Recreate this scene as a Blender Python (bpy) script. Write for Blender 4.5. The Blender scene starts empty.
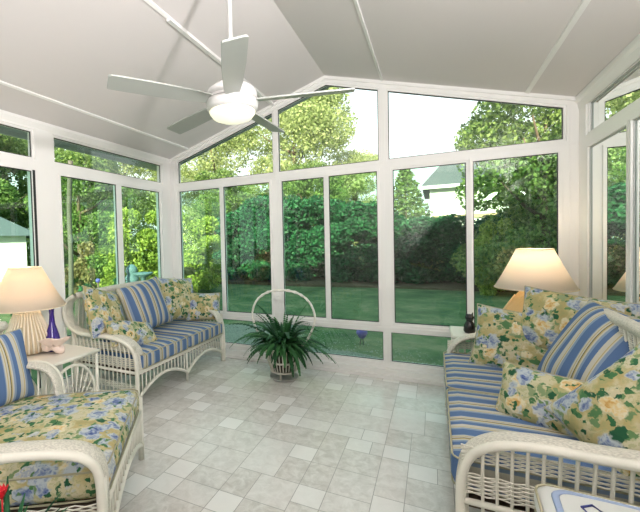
import bpy, bmesh, math, random
import numpy as np
from mathutils import Vector, Matrix, Euler
rnd = random.Random(7)
S = bpy.context.scene
COL = S.collection
PI = math.pi

# ------------------------------------------------------------------ camera
cam_d = bpy.data.cameras.new('camera'); cam = bpy.data.objects.new('camera', cam_d); COL.objects.link(cam)
yaw, pitch, roll = .468, -.0289, -.0256
cy_, sy_, cp_, sp_ = math.cos(yaw), math.sin(yaw), math.cos(pitch), math.sin(pitch)
F_ = Vector((-sy_*cp_, cy_*cp_, sp_)); R_ = Vector((cy_, sy_, 0)); U_ = R_.cross(F_)
r_ = math.cos(roll)*R_ + math.sin(roll)*U_; u_ = -math.sin(roll)*R_ + math.cos(roll)*U_
M_ = Matrix((r_, u_, -F_)).transposed().to_4x4(); M_.translation = Vector((3.041, -3.907, 1.375))
cam.matrix_world = M_
cam_d.sensor_width = 36; cam_d.sensor_fit = 'HORIZONTAL'; cam_d.lens = 373.56/640*36
cam_d.shift_x = 74.51/640; cam_d.shift_y = -3.54/640
cam_d.clip_start = .02; cam_d.clip_end = 300
S.camera = cam

# ------------------------------------------------------------------ world, sun, lights, exposure
S.view_settings.view_transform = 'Standard'; S.view_settings.look = 'None'
S.view_settings.gamma = 1; S.view_settings.use_curve_mapping = False
S.view_settings.exposure = 0.02
w = bpy.data.worlds.new('sky'); S.world = w; w.use_nodes = True
wn = w.node_tree.nodes; wl = w.node_tree.links
for n in list(wn): wn.remove(n)
tc = wn.new('ShaderNodeTexCoord'); sx = wn.new('ShaderNodeSeparateXYZ'); wl.new(tc.outputs['Generated'], sx.inputs[0])
cr = wn.new('ShaderNodeValToRGB'); wl.new(sx.outputs['Z'], cr.inputs[0])
cr.color_ramp.elements[0].position = 0.0; cr.color_ramp.elements[0].color = (1, 1, .97, 1)
cr.color_ramp.elements[1].position = .9; cr.color_ramp.elements[1].color = (.62, .78, 1, 1)
bg = wn.new('ShaderNodeBackground'); wl.new(cr.outputs[0], bg.inputs[0]); bg.inputs[1].default_value = 1.9
ow = wn.new('ShaderNodeOutputWorld'); wl.new(bg.outputs[0], ow.inputs[0])

def aim(o, d): o.rotation_euler = Vector(d).to_track_quat('-Z', 'Y').to_euler()
def light(name, kind, loc, d, energy, color=(1, 1, 1), **k):
    l = bpy.data.lights.new(name, kind); o = bpy.data.objects.new(name, l); COL.objects.link(o)
    o.location = loc; l.energy = energy; l.color = color
    if d: aim(o, d)
    for a, b in k.items(): setattr(l, a, b)
    return o
light('sun', 'SUN', (0, -20, 20), (-.2, .93, -.42), 14.0, (1, .90, .66), angle=.01)
light('strobe', 'AREA', (3.86, -3.25, 2.0), (-.66, .38, .85), 88, (1, .955, .95), size=.16)
light('bounce_fill', 'AREA', (3.0, -4.2, 1.62), (-.84, -.04, .54), 44, (1, .955, .95), shape='RECTANGLE', size=1.2, size_y=1.0)  # added fill out of view, standing in for bounced flash

# ------------------------------------------------------------------ materials
def new_mat(name):
    m = bpy.data.materials.new(name); m.use_nodes = True
    n = m.node_tree.nodes; b = n['Principled BSDF']
    return m, n, m.node_tree.links, b
def plain(name, col, rough=.5, spec=.5, bump=None, metal=0, emit=None, var=0, vscale=8):
    m, n, l, b = new_mat(name)
    b.inputs['Base Color'].default_value = (*col, 1); b.inputs['Roughness'].default_value = rough
    b.inputs['Specular IOR Level'].default_value = spec; b.inputs['Metallic'].default_value = metal
    if emit: b.inputs['Emission Color'].default_value = (*emit[0], 1); b.inputs['Emission Strength'].default_value = emit[1]
    if var or bump:
        t = n.new('ShaderNodeTexCoord')
    if var:
        z = n.new('ShaderNodeTexNoise'); z.inputs['Scale'].default_value = vscale; z.inputs['Detail'].default_value = 4
        l.new(t.outputs['Object'], z.inputs['Vector'])
        mx = n.new('ShaderNodeMix'); mx.data_type = 'RGBA'
        mx.inputs[6].default_value = (*[c*(1-var) for c in col], 1); mx.inputs[7].default_value = (*[min(1, c*(1+var)) for c in col], 1)
        l.new(z.outputs[0], mx.inputs[0]); l.new(mx.outputs[2], b.inputs['Base Color'])
    if bump:
        z = n.new('ShaderNodeTexNoise'); z.inputs['Scale'].default_value = bump[0]
        l.new(t.outputs['Object'], z.inputs['Vector'])
        bp = n.new('ShaderNodeBump'); bp.inputs['Strength'].default_value = bump[1]; bp.inputs['Distance'].default_value = .01
        l.new(z.outputs[0], bp.inputs['Height']); l.new(bp.outputs[0], b.inputs['Normal'])
    return m
def glass_mat(name, tint, ior=1.5, wob=0.0):
    m = bpy.data.materials.new(name); m.use_nodes = True; n = m.node_tree.nodes; l = m.node_tree.links
    for q in list(n): n.remove(q)
    o = n.new('ShaderNodeOutputMaterial'); mx = n.new('ShaderNodeMixShader')
    tr = n.new('ShaderNodeBsdfTransparent'); tr.inputs[0].default_value = (*tint, 1)
    gl = n.new('ShaderNodeBsdfGlossy'); gl.inputs['Roughness'].default_value = .0; gl.inputs[0].default_value = (.95, 1, .97, 1)
    fr = n.new('ShaderNodeFresnel'); fr.inputs[0].default_value = ior
    mu = n.new('ShaderNodeMath'); mu.operation = 'MULTIPLY'; mu.inputs[1].default_value = 1.7; mu.use_clamp = True
    l.new(fr.outputs[0], mu.inputs[0]); l.new(mu.outputs[0], mx.inputs[0])
    l.new(tr.outputs[0], mx.inputs[1]); l.new(gl.outputs[0], mx.inputs[2]); l.new(mx.outputs[0], o.inputs[0])
    return m
def wicker_mat(name, col, sc=1.0, strength=.8):
    """painted woven cane: bumpy over-under pattern"""
    m, n, l, b = new_mat(name)
    t = n.new('ShaderNodeTexCoord')
    v = n.new('ShaderNodeTexVoronoi'); v.inputs['Scale'].default_value = 95*sc
    mp = n.new('ShaderNodeMapping'); mp.inputs['Scale'].default_value = (1, 2.2, 1.2)
    l.new(t.outputs['Object'], mp.inputs[0]); l.new(mp.outputs[0], v.inputs['Vector'])
    rp = n.new('ShaderNodeValToRGB'); rp.color_ramp.elements[0].position = .25; rp.color_ramp.elements[1].position = .75
    rp.color_ramp.elements[0].color = (*col, 1); rp.color_ramp.elements[1].color = (*[c*.74 for c in col], 1)
    l.new(v.outputs['Distance'], rp.inputs[0]); l.new(rp.outputs[0], b.inputs['Base Color'])
    bp = n.new('ShaderNodeBump'); bp.inputs['Strength'].default_value = strength; bp.inputs['Distance'].default_value = .006; bp.invert = True
    l.new(v.outputs['Distance'], bp.inputs['Height']); l.new(bp.outputs[0], b.inputs['Normal'])
    b.inputs['Roughness'].default_value = .55
    return m
def floral_mat(name, seed, base=(.80, .73, .50), sc=1.0, blue=1.0):
    m, n, l, b = new_mat(name)
    t = n.new('ShaderNodeTexCoord'); mp = n.new('ShaderNodeMapping'); mp.inputs['Location'].default_value = (seed*1.7, seed*.9, seed*2.3)
    l.new(t.outputs['Object'], mp.inputs[0])
    nz = n.new('ShaderNodeTexNoise'); nz.inputs['Scale'].default_value = 26*sc; nz.inputs['Detail'].default_value = 3
    l.new(mp.outputs[0], nz.inputs['Vector'])
    sb = n.new('ShaderNodeVectorMath'); sb.operation = 'SUBTRACT'; sb.inputs[1].default_value = (.5, .5, .5); l.new(nz.outputs['Color'], sb.inputs[0])
    sca = n.new('ShaderNodeVectorMath'); sca.operation = 'SCALE'; sca.inputs['Scale'].default_value = .075/sc; l.new(sb.outputs[0], sca.inputs[0])
    ad = n.new('ShaderNodeVectorMath'); ad.operation = 'ADD'; l.new(mp.outputs[0], ad.inputs[0]); l.new(sca.outputs[0], ad.inputs[1])
    vec = ad.outputs[0]
    def mix(fac, a, c2):
        x = n.new('ShaderNodeMix'); x.data_type = 'RGBA'
        if isinstance(fac, float): x.inputs[0].default_value = fac
        else: l.new(fac, x.inputs[0])
        for i, q in ((6, a), (7, c2)):
            if isinstance(q, tuple): x.inputs[i].default_value = (*q, 1)
            else: l.new(q, x.inputs[i])
        return x.outputs[2]
    def math_(op, a, c2, clamp=True):
        x = n.new('ShaderNodeMath'); x.operation = op; x.use_clamp = clamp
        for i, q in ((0, a), (1, c2)):
            if isinstance(q, (int, float)): x.inputs[i].default_value = q
            else: l.new(q, x.inputs[i])
        return x.outputs[0]
    def ramp(val, stops, interp='LINEAR'):
        x = n.new('ShaderNodeValToRGB'); x.color_ramp.interpolation = interp
        e = x.color_ramp.elements
        while len(e) < len(stops): e.new(.5)
        for q, (p_, c_) in zip(e, stops): q.position = p_; q.color = (*c_, 1)
        l.new(val, x.inputs[0]); return x.outputs[0]
    def cells(scale, off):
        a = n.new('ShaderNodeVectorMath'); a.operation = 'ADD'; a.inputs[1].default_value = (off, off*.7, -off); l.new(vec, a.inputs[0])
        v = n.new('ShaderNodeTexVoronoi'); v.inputs['Scale'].default_value = scale*sc; l.new(a.outputs[0], v.inputs['Vector'])
        s = n.new('ShaderNodeSeparateColor'); l.new(v.outputs['Color'], s.inputs[0])
        return v.outputs['Distance'], s.outputs
    nb = n.new('ShaderNodeTexNoise'); nb.inputs['Scale'].default_value = 9*sc; nb.inputs['Detail'].default_value = 2; l.new(vec, nb.inputs['Vector'])
    col = ramp(nb.outputs[0], [(.3, (.62, .60, .46)), (.46, base), (.6, (.50, .42, .20)), (.75, (.34, .35, .18))])
    nf = n.new('ShaderNodeTexNoise'); nf.inputs['Scale'].default_value = 60*sc; nf.inputs['Detail'].default_value = 3; l.new(vec, nf.inputs['Vector'])
    col = mix(math_('MULTIPLY', math_('GREATER_THAN', nf.outputs[0], .55), .5), col, (.36, .40, .20))
    def layer(col, sc2, off, thr, r, cf):
        d, c3 = cells(sc2, off)
        e = math_('MULTIPLY', math_('SUBTRACT', r, d, False), 12)
        f = math_('MULTIPLY', e, math_('GREATER_THAN', c3[0], thr))
        return mix(f, col, cf(d, c3))
    grn = lambda d, c3: ramp(c3[1], [(0, (.015, .09, .05)), (.35, (.04, .17, .07)), (.7, (.14, .27, .12)), (1, (.30, .38, .22))])
    col = layer(col, 24, 3.1, .35, .44, grn)
    col = layer(col, 15, 8.3, .45, .42, grn)
    pet = n.new('ShaderNodeTexVoronoi'); pet.inputs['Scale'].default_value = 55*sc; l.new(vec, pet.inputs['Vector'])
    pd = math_('MULTIPLY', pet.outputs['Distance'], .45)
    col = layer(col, 9, 14.2, .40, .44, lambda d, c3: ramp(math_('ADD', d, pd), [(.1, (.42, .20, .06)), (.28, (.66, .40, .14)), (.45, (.78, .62, .34)), (.62, (.80, .76, .58))]))
    def bw(d, c3):
        dd = math_('ADD', d, pd)
        blu = ramp(dd, [(.08, (.02, .03, .14)), (.25, (.08, .13, .36)), (.42, (.22, .29, .50)), (.62, (.52, .60, .70))])
        wht = ramp(dd, [(.08, (.40, .36, .26)), (.28, (.70, .70, .64)), (.45, (.38, .45, .60)), (.6, (.66, .70, .74))])
        return mix(math_('GREATER_THAN', c3[1], .74*blue), blu, wht)
    col = layer(col, 7.0, 21.7, .22, .47, bw)
    col = layer(col, 12, 31.1, .42, .44, bw)
    col = layer(col, 30, 41.1, .72, .42, grn)
    dk = n.new('ShaderNodeMix'); dk.data_type = 'RGBA'; dk.blend_type = 'MULTIPLY'; dk.inputs[0].default_value = 1; dk.inputs[7].default_value = (.86, .83, .76, 1); l.new(col, dk.inputs[6])
    l.new(dk.outputs[2], b.inputs['Base Color'])
    b.inputs['Roughness'].default_value = .8; b.inputs['Specular IOR Level'].default_value = .2
    return m
BLUE = (.085, .15, .29); CREAM = (.50, .48, .40); GOLD = (.42, .33, .14); OLIVE = (.07, .08, .05); SKY = (.22, .29, .40)
def stripe_mat(name, axis, period=.135, off=0.0):
    m, n, l, b = new_mat(name)
    t = n.new('ShaderNodeTexCoord'); s = n.new('ShaderNodeSeparateXYZ'); l.new(t.outputs['Object'], s.inputs[0])
    a = n.new('ShaderNodeMath'); a.operation = 'MULTIPLY_ADD'; a.inputs[1].default_value = 1/period; a.inputs[2].default_value = off+50
    l.new(s.outputs[axis], a.inputs[0])
    f = n.new('ShaderNodeMath'); f.operation = 'FRACT'; l.new(a.outputs[0], f.inputs[0])
    rp = n.new('ShaderNodeValToRGB'); rp.color_ramp.interpolation = 'CONSTANT'; e = rp.color_ramp.elements
    st = [(0, BLUE), (.27, SKY), (.30, CREAM), (.345, GOLD), (.37, CREAM), (.42, OLIVE), (.445, GOLD), (.48, CREAM), (.53, SKY), (.60, BLUE), (.74, CREAM), (.86, GOLD), (.885, CREAM), (.92, SKY)]
    while len(e) < len(st): e.new(.5)
    for q, (p_, c_) in zip(e, st): q.position = p_; q.color = (*c_, 1)
    l.new(f.outputs[0], rp.inputs[0]); l.new(rp.outputs[0], b.inputs['Base Color'])
    z = n.new('ShaderNodeTexNoise'); z.inputs['Scale'].default_value = 220; l.new(t.outputs['Object'], z.inputs['Vector'])
    bp = n.new('ShaderNodeBump'); bp.inputs['Strength'].default_value = .25; bp.inputs['Distance'].default_value = .003
    l.new(z.outputs[0], bp.inputs['Height']); l.new(bp.outputs[0], b.inputs['Normal'])
    b.inputs['Roughness'].default_value = .8; b.inputs['Specular IOR Level'].default_value = .2
    return m
def leaf_mat(name, dark, light_, trans=.35, rough=.5):
    m, n, l, b = new_mat(name)
    at = n.new('ShaderNodeAttribute'); at.attribute_name = 'tone'
    mx = n.new('ShaderNodeMix'); mx.data_type = 'RGBA'; mx.inputs[6].default_value = (*dark, 1); mx.inputs[7].default_value = (*light_, 1)
    l.new(at.outputs['Fac'], mx.inputs[0]); l.new(mx.outputs[2], b.inputs['Base Color'])
    b.inputs['Roughness'].default_value = rough; b.inputs['Specular IOR Level'].default_value = .25
    tl = n.new('ShaderNodeBsdfTranslucent'); l.new(mx.outputs[2], tl.inputs[0])
    ms = n.new('ShaderNodeMixShader'); ms.inputs[0].default_value = trans
    l.new(b.outputs[0], ms.inputs[1]); l.new(tl.outputs[0], ms.inputs[2]); l.new(ms.outputs[0], n['Material Output'].inputs[0])
    return m
def shade_mat(name, col, trans=.6):
    m, n, l, b = new_mat(name)
    b.inputs['Base Color'].default_value = (*col, 1); b.inputs['Roughness'].default_value = .8
    tl = n.new('ShaderNodeBsdfTranslucent'); tl.inputs[0].default_value = (*col, 1)
    ms = n.new('ShaderNodeMixShader'); ms.inputs[0].default_value = trans
    l.new(b.outputs[0], ms.inputs[1]); l.new(tl.outputs[0], ms.inputs[2]); l.new(ms.outputs[0], n['Material Output'].inputs[0])
    return m
def floor_mat():
    m, n, l, b = new_mat('travertine_tile')
    at = n.new('ShaderNodeAttribute'); at.attribute_name = 'tone'
    t = n.new('ShaderNodeTexCoord')
    z = n.new('ShaderNodeTexNoise'); z.inputs['Scale'].default_value = 16; z.inputs['Detail'].default_value = 8; z.inputs['Roughness'].default_value = .7; z.inputs['Distortion'].default_value = .6
    l.new(t.outputs['Object'], z.inputs['Vector'])
    rp = n.new('ShaderNodeValToRGB'); rp.color_ramp.elements[0].position = .36; rp.color_ramp.elements[1].position = .62
    rp.color_ramp.elements[0].color = (.54, .495, .45, 1); rp.color_ramp.elements[1].color = (.73, .69, .65, 1)
    l.new(z.outputs[0], rp.inputs[0])
    mx = n.new('ShaderNodeMix'); mx.data_type = 'RGBA'; mx.inputs[7].default_value = (.84, .81, .78, 1)
    l.new(at.outputs['Fac'], mx.inputs[0]); l.new(rp.outputs[0], mx.inputs[6]); l.new(mx.outputs[2], b.inputs['Base Color'])
    b.inputs['Roughness'].default_value = .22; b.inputs['Specular IOR Level'].default_value = .5
    bp = n.new('ShaderNodeBump'); bp.inputs['Strength'].default_value = .12; bp.inputs['Distance'].default_value = .004
    l.new(z.outputs[0], bp.inputs['Height']); l.new(bp.outputs[0], b.inputs['Normal'])
    return m
def grass_mat():
    m, n, l, b = new_mat('lawn_grass')
    t = n.new('ShaderNodeTexCoord'); z = n.new('ShaderNodeTexNoise'); z.inputs['Scale'].default_value = 1.4; z.inputs['Detail'].default_value = 12; z.inputs['Roughness'].default_value = .7
    l.new(t.outputs['Object'], z.inputs['Vector'])
    rp = n.new('ShaderNodeValToRGB'); e = rp.color_ramp.elements; e.new(.5)
    for q, (p_, c_) in zip(e, [(.32, (.035, .08, .035)), (.5, (.085, .145, .06)), (.68, (.24, .23, .13))]): q.position = p_; q.color = (*c_, 1)
    l.new(z.outputs[0], rp.inputs[0]); l.new(rp.outputs[0], b.inputs['Base Color']); b.inputs['Roughness'].default_value = .95
    b.inputs['Specular IOR Level'].default_value = .1
    return m
WHITE = plain('white_vinyl', (.87, .86, .84), .35)
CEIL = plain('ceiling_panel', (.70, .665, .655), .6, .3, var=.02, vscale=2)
SEAM = plain('ceiling_seam_white', (.86, .85, .83), .4)
GASKET = plain('dark_gasket', (.02, .022, .022), .4)
SEALW = plain('pale_seal', (.45, .47, .46), .5)
GLASS = glass_mat('tinted_window_glass', (.62, .88, .74))
GLASSC = glass_mat('clear_window_glass', (.90, .96, .92))
FLOOR = floor_mat(); GROUT = plain('grout', (.36, .34, .31), .8)
EAVE = plain('eave_underside', (.30, .36, .34), .6)
CANE = plain('white_cane', (.76, .73, .64), .4, var=.06, vscale=20)
WICK = wicker_mat('white_woven_wicker', (.78, .74, .64))
DECK = plain('brown_shaded_deck', (.14, .10, .07), .9)  # brown support, colour darkened to include the shade under the seat
STRIPE_T = stripe_mat('striped_fabric_across', 1, .20)
STRIPE_U = stripe_mat('striped_fabric_pillow', 0, .185, .25)
PIPING = plain('cream_piping', (.40, .37, .25), .8)

# ------------------------------------------------------------------ mesh helpers
class MB:
    def __init__(s): s.v = []; s.f = []; s.sm = []; s.tone = []
    def add(s, vs, fs, smooth=False, tone=0.0):
        b = len(s.v); s.v += [tuple(p) for p in vs]
        for f in fs: s.f.append(tuple(b+i for i in f)); s.sm.append(smooth); s.tone.append(tone)
        return s
    def box(s, a, b, rot=None, tone=0.0):
        (x0, y0, z0), (x1, y1, z1) = a, b
        vs = [(x0, y0, z0), (x1, y0, z0), (x1, y1, z0), (x0, y1, z0), (x0, y0, z1), (x1, y0, z1), (x1, y1, z1), (x0, y1, z1)]
        if rot: vs = [rot @ Vector(p) for p in vs]
        return s.add(vs, [(0, 3, 2, 1), (4, 5, 6, 7), (0, 1, 5, 4), (1, 2, 6, 5), (2, 3, 7, 6), (3, 0, 4, 7)], tone=tone)
    def prism(s, poly, axis, a, b):
        """polygon (2-D) pushed along axis from a to b"""
        n = len(poly)
        def P(p, t): return {0: (t, p[0], p[1]), 1: (p[0], t, p[1]), 2: (p[0], p[1], t)}[axis]
        vs = [P(p, a) for p in poly]+[P(p, b) for p in poly]
        fs = [tuple(range(n)), tuple(range(2*n-1, n-1, -1))]+[(i, i+n, (i+1) % n+n, (i+1) % n) for i in range(n)]
        return s.add(vs, fs)
    def tube(s, pts, r, seg=8, closed=False, flat=1.0, caps=True):
        pts = [Vector(p) for p in pts]; n = len(pts)
        rs = r if isinstance(r, (list, tuple)) else [r]*n
        rings = []; prev = None
        for i, p in enumerate(pts):
            if closed: t = pts[(i+1) % n]-pts[i-1]
            else: t = pts[min(i+1, n-1)]-pts[max(i-1, 0)]
            t = t.normalized() if t.length > 1e-9 else Vector((0, 0, 1))
            if prev is None:
                h = Vector((0, 0, 1)) if abs(t.z) < .9 else Vector((1, 0, 0))
                a = t.cross(h).normalized()
            else:
                a = prev-t*prev.dot(t)
                a = a.normalized() if a.length > 1e-6 else prev
            prev = a; c = t.cross(a)
            rings.append([p+(a*math.cos(q*2*PI/seg)+c*math.sin(q*2*PI/seg)*flat)*rs[i] for q in range(seg)])
        vs = [q for R in rings for q in R]; fs = []
        m = n if closed else n-1
        for i in range(m):
            j = (i+1) % n
            for q in range(seg): fs.append((i*seg+q, i*seg+(q+1) % seg, j*seg+(q+1) % seg, j*seg+q))
        if caps and not closed: fs += [tuple(range(seg-1, -1, -1)), tuple(range((n-1)*seg, n*seg))]
        return s.add(vs, fs, True)
    def lathe(s, prof, c=(0, 0, 0), seg=32, smooth=True):
        vs = []; n = len(prof)
        for (r, z) in prof:
            for q in range(seg): vs.append((c[0]+r*math.cos(q*2*PI/seg), c[1]+r*math.sin(q*2*PI/seg), c[2]+z))
        fs = [(i*seg+q, i*seg+(q+1) % seg, (i+1)*seg+(q+1) % seg, (i+1)*seg+q) for i in range(n-1) for q in range(seg)]
        if prof[0][0] > 1e-4: fs.append(tuple(range(seg-1, -1, -1)))
        if prof[-1][0] > 1e-4: fs.append(tuple(range((n-1)*seg, n*seg)))
        return s.add(vs, fs, smooth)
    def open_lathe(s, prof, c=(0, 0, 0), seg=40):
        vs = []; n = len(prof)
        for (r, z) in prof:
            for q in range(seg): vs.append((c[0]+r*math.cos(q*2*PI/seg), c[1]+r*math.sin(q*2*PI/seg), c[2]+z))
        fs = [(i*seg+q, i*seg+(q+1) % seg, (i+1)*seg+(q+1) % seg, (i+1)*seg+q) for i in range(n-1) for q in range(seg)]
        return s.add(vs, fs, True)
    def build(s, name, m, parent=None, bevel=0, loc=None):
        me = bpy.data.meshes.new(name); me.from_pydata(s.v, [], s.f)
        me.polygons.foreach_set('use_smooth', s.sm)
        if any(s.tone):
            at = me.attributes.new('tone', 'FLOAT', 'FACE'); at.data.foreach_set('value', s.tone)
        me.materials.append(m); me.update()
        o = bpy.data.objects.new(name, me); COL.objects.link(o)
        if parent: o.parent = parent
        if loc: o.location = loc
        if bevel:
            b = o.modifiers.new('bevel', 'BEVEL'); b.width = bevel; b.segments = 2; b.limit_method = 'ANGLE'
        return o
def tag(o, label=None, cat=None, group=None, kind=None):
    for k, v in (('label', label), ('category', cat), ('group', group), ('kind', kind)):
        if v: o[k] = v
    return o
def empty(name, loc=(0, 0, 0), rz=0):
    o = bpy.data.objects.new(name, None); COL.objects.link(o); o.location = loc; o.rotation_euler = (0, 0, rz); o.empty_display_size = .1
    return o
def struct(o): o['kind'] = 'structure'; return o
def catmull(pts, n=8):
    P = [Vector(p) for p in pts]; P = [P[0]*2-P[1]]+P+[P[-1]*2-P[-2]]; out = []
    for i in range(1, len(P)-2):
        for k in range(n):
            t = k/n
            out.append(.5*((2*P[i])+(-P[i-1]+P[i+1])*t+(2*P[i-1]-5*P[i]+4*P[i+1]-P[i+2])*t*t+(-P[i-1]+3*P[i]-3*P[i+1]+P[i+2])*t**3))
    out.append(P[-2]); return out

# ------------------------------------------------------------------ the room
W, ZE, ZR, YB = 4.085, 2.455, 3.075, -5.0
SL = (ZR-ZE)/(W/2)
def zc(x): return ZE+SL*min(x, W-x)
# floor: travertine tiles in a modular pattern over grout
fb = MB(); U = .0775
fb_cells = [
    [(0, 0, 2, 2, 1), (2, 0, 3, 2, 0), (0, 2, 2, 3, 0), (2, 2, 3, 3, 0)],
    [(0, 0, 5, 3, 0), (0, 3, 2, 2, 1), (2, 3, 3, 2, .3)],
    [(0, 0, 3, 5, .4), (3, 0, 2, 3, 0), (3, 3, 2, 2, 1)],
    [(0, 0, 2, 5, .2), (2, 0, 3, 3, 0), (2, 3, 2, 2, .9), (4, 3, 1, 2, .1)],
    [(0, 0, 3, 2, .35), (3, 0, 2, 2, .9), (0, 2, 5, 3, .05)]]
for i in range(-7, 6):
    yoff = (i*3 % 5)*U
    for j in range(-11, 6):
        cell = fb_cells[rnd.randrange(5)]
        for (a, b, w_, h_, tn) in cell:
            x0 = 2.348+(i*5+a)*U; y0 = -1.704+yoff+(j*5+b)*U+14*0
            x1, y1 = x0+w_*U, y0+h_*U
            x0, x1, y0, y1 = max(x0, 0), min(x1, W), max(y0, YB), min(y1, -.045)
            if x1-x0 < .01 or y1-y0 < .01: continue
            g = .002
            t_ = min(1, max(.001, tn*.7+rnd.uniform(0, .4)))
            fb.add([(x0+g, y0+g, 0), (x1-g, y0+g, 0), (x1-g, y1-g, 0), (x0+g, y1-g, 0)], [(0, 1, 2, 3)], tone=t_)
for i in range(-7, 6):
    pass
fl = MB().box((-.1, YB-.1, -.2), (W+.1, .1, -.0015)).build('floor', GROUT); struct(fl)
ft = fb.build('tile_field', FLOOR, fl)
# ceiling (two sloped panels, with thickness so the roof shades the room), seams
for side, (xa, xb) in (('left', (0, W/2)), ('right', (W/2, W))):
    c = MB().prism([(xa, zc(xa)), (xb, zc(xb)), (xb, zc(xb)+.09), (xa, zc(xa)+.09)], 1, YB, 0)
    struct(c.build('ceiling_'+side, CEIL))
rf = MB()
ov = .34
for sgn in (-1, 1):
    xe = W/2+sgn*(W/2+ov+.05); xr = W/2
    ze = ZR+.1-SL*(W/2+ov+.05)
    rf.prism([(xr, ZR+.1), (xe, ze), (xe, ze+.12), (xr, ZR+.22)], 1, YB-.1, .1+ov)
struct(rf.build('trim_roof', EAVE))
fa = MB()
for sgn in (-1, 1):
    xe = W/2+sgn*(W/2+ov+.05); ze = ZR+.1-SL*(W/2+ov+.05)
    fa.prism([(W/2, ZR+.08), (xe, ze-.02), (xe, ze+.13), (W/2, ZR+.24)], 1, .1+ov, .1+ov+.03)
    fa.box((min(xe, xe+sgn*.03), YB, ze-.04), (max(xe, xe+sgn*.03), .1+ov+.03, ze+.13))
struct(fa.build('trim_fascia', EAVE))
k = 1
for x, wd in ((.315, .028), (1.46, .028), (2.605, .028), (3.745, .034)):
    sl = SL if x < W/2 else -SL
    z0, z1 = zc(x-wd/2), zc(x+wd/2)
    s_ = MB().prism([(x-wd/2, z0+.003), (x+wd/2, z1+.003), (x+wd/2-.004, z1-.009), (x-wd/2+.004, z0-.009)], 1, YB, -.02)
    struct(s_.build('trim_%d' % k, SEAM)); k += 1
# back wall frame -------------------------------------------------
D0, D1 = -.0, .09
bays = [(.127, 1.430), (1.507, 2.557), (2.656, 3.986)]
panes = [[(.132, .723), (.798, 1.388)], [(1.533, 2.001), (2.068, 2.541)], [(2.691, 3.300), (3.358, 3.948)]]
kicks = [(.150, 1.430), (1.507, 2.575), (2.657, 3.986)]
ZTB, ZPT, ZPB, ZKT, ZKB = 2.148, 2.033, .541, .436, .153
def rake(x): return zc(x)-.088
wb = MB()
def bx(x0, x1, z0, z1, y0=D0, y1=D1): wb.box((x0, y0, z0), (x1, y1, z1))
m_ = .022   # sash face width around each glass
# posts between bays and corners, full height
for (x0, x1) in ((0, .127-m_), (1.430+m_, 1.507-m_), (2.557+m_, 2.656-m_), (3.986+m_, W)):
    xs = [x0, x1]+([W/2] if x0 < W/2 < x1 else [])
    xs.sort(); wb.prism([(x0, 0), (x1, 0)]+[(x, zc(x)) for x in reversed(xs)], 1, D0, D1)
for i, (x0, x1) in enumerate(bays):
    a, b = x0-m_, x1+m_
    xs = [a]+([W/2] if a < W/2 < b else [])+[b]
    wb.prism([(x, rake(x)+m_) for x in xs]+[(x, zc(x)) for x in reversed(xs)], 1, D0, D1)
    bx(a, b, ZPT+m_, ZTB-m_)
    bx(a, b, ZKT+m_, ZPB-m_)
    bx(a, b, 0, ZKB-m_)
    (p0, p1), (p2, p3) = panes[i]
    if p0-m_ > a: bx(a, p0-m_, ZPB-m_, ZPT+m_)
    if p3+m_ < b: bx(p3+m_, b, ZPB-m_, ZPT+m_)
    q0, q1 = kicks[i]
    if q0-m_ > a: bx(a, q0-m_, ZKB-m_, ZKT+m_)
bx(0, W, 0, .085, -.05, .0); bx(0, W, 0, .035, -.075, .0)
# thin raised lips that draw the frame's lines
bx(0, W, ZTB-.052, ZTB-.046, -.006, 0); bx(0, W, ZKT+.05, ZKT+.056, -.008, 0)
for x in (.06, 1.468, 2.606, 4.03): bx(x-.0025, x+.0025, .09, zc(x)-.06, -.005, 0)
struct(wb.build('wall_back', WHITE))
wcount = [0]
def window(poly, T, mat, y_in=.012, w_=.024, seal=None):
    """poly: 2-D glass outline (a, z); T maps (a, depth, z) to the world. frame ring, gasket, pane"""
    wcount[0] += 1
    n = len(poly); cx = sum(p[0] for p in poly)/n; cz = sum(p[1] for p in poly)/n
    def offset(d):
        out = []
        for i in range(n):
            p0, p1, p2 = Vector(poly[i-1]), Vector(poly[i]), Vector(poly[(i+1) % n])
            e1 = (p1-p0).normalized(); e2 = (p2-p1).normalized()
            n1 = Vector((e1.y, -e1.x)); n2 = Vector((e2.y, -e2.x)); b = n1+n2; b = b/max(.2, b.dot(n1)) if b.length > 1e-6 else n1
            out.append(p1+b*d)
        return out
    def ring(o0, o1, ya, yb):
        mb = MB(); A, B = offset(o0), offset(o1); vs = []
        for y in (ya, yb):
            for P in (A, B): vs += [T(p[0], y, p[1]) for p in P]
        fs = []
        for i in range(n):
            j = (i+1) % n
            fs += [(i, j, n+j, n+i), (2*n+i, 3*n+i, 3*n+j, 2*n+j), (i, 2*n+i, 2*n+j, j), (n+i, n+j, 3*n+j, 3*n+i)]
        mb.add(vs, fs); return mb
    fr = ring(0.004, w_, y_in, y_in+.05).build('window_%d' % wcount[0], WHITE); struct(fr)
    ring(-.0035, .0045, y_in+.012, y_in+.018).build('gasket', seal or GASKET, fr)
    P = offset(.001); g = MB(); ya = y_in+.02
    g.add([T(p[0], ya, p[1]) for p in P], [tuple(range(n))])
    g.build('glass', mat, fr)
    return fr
TB = lambda a, d, z: (a, d, z)
def ccw(x0, x1, z0, z1): return [(x0, z0), (x1, z0), (x1, z1), (x0, z1)]
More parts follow.
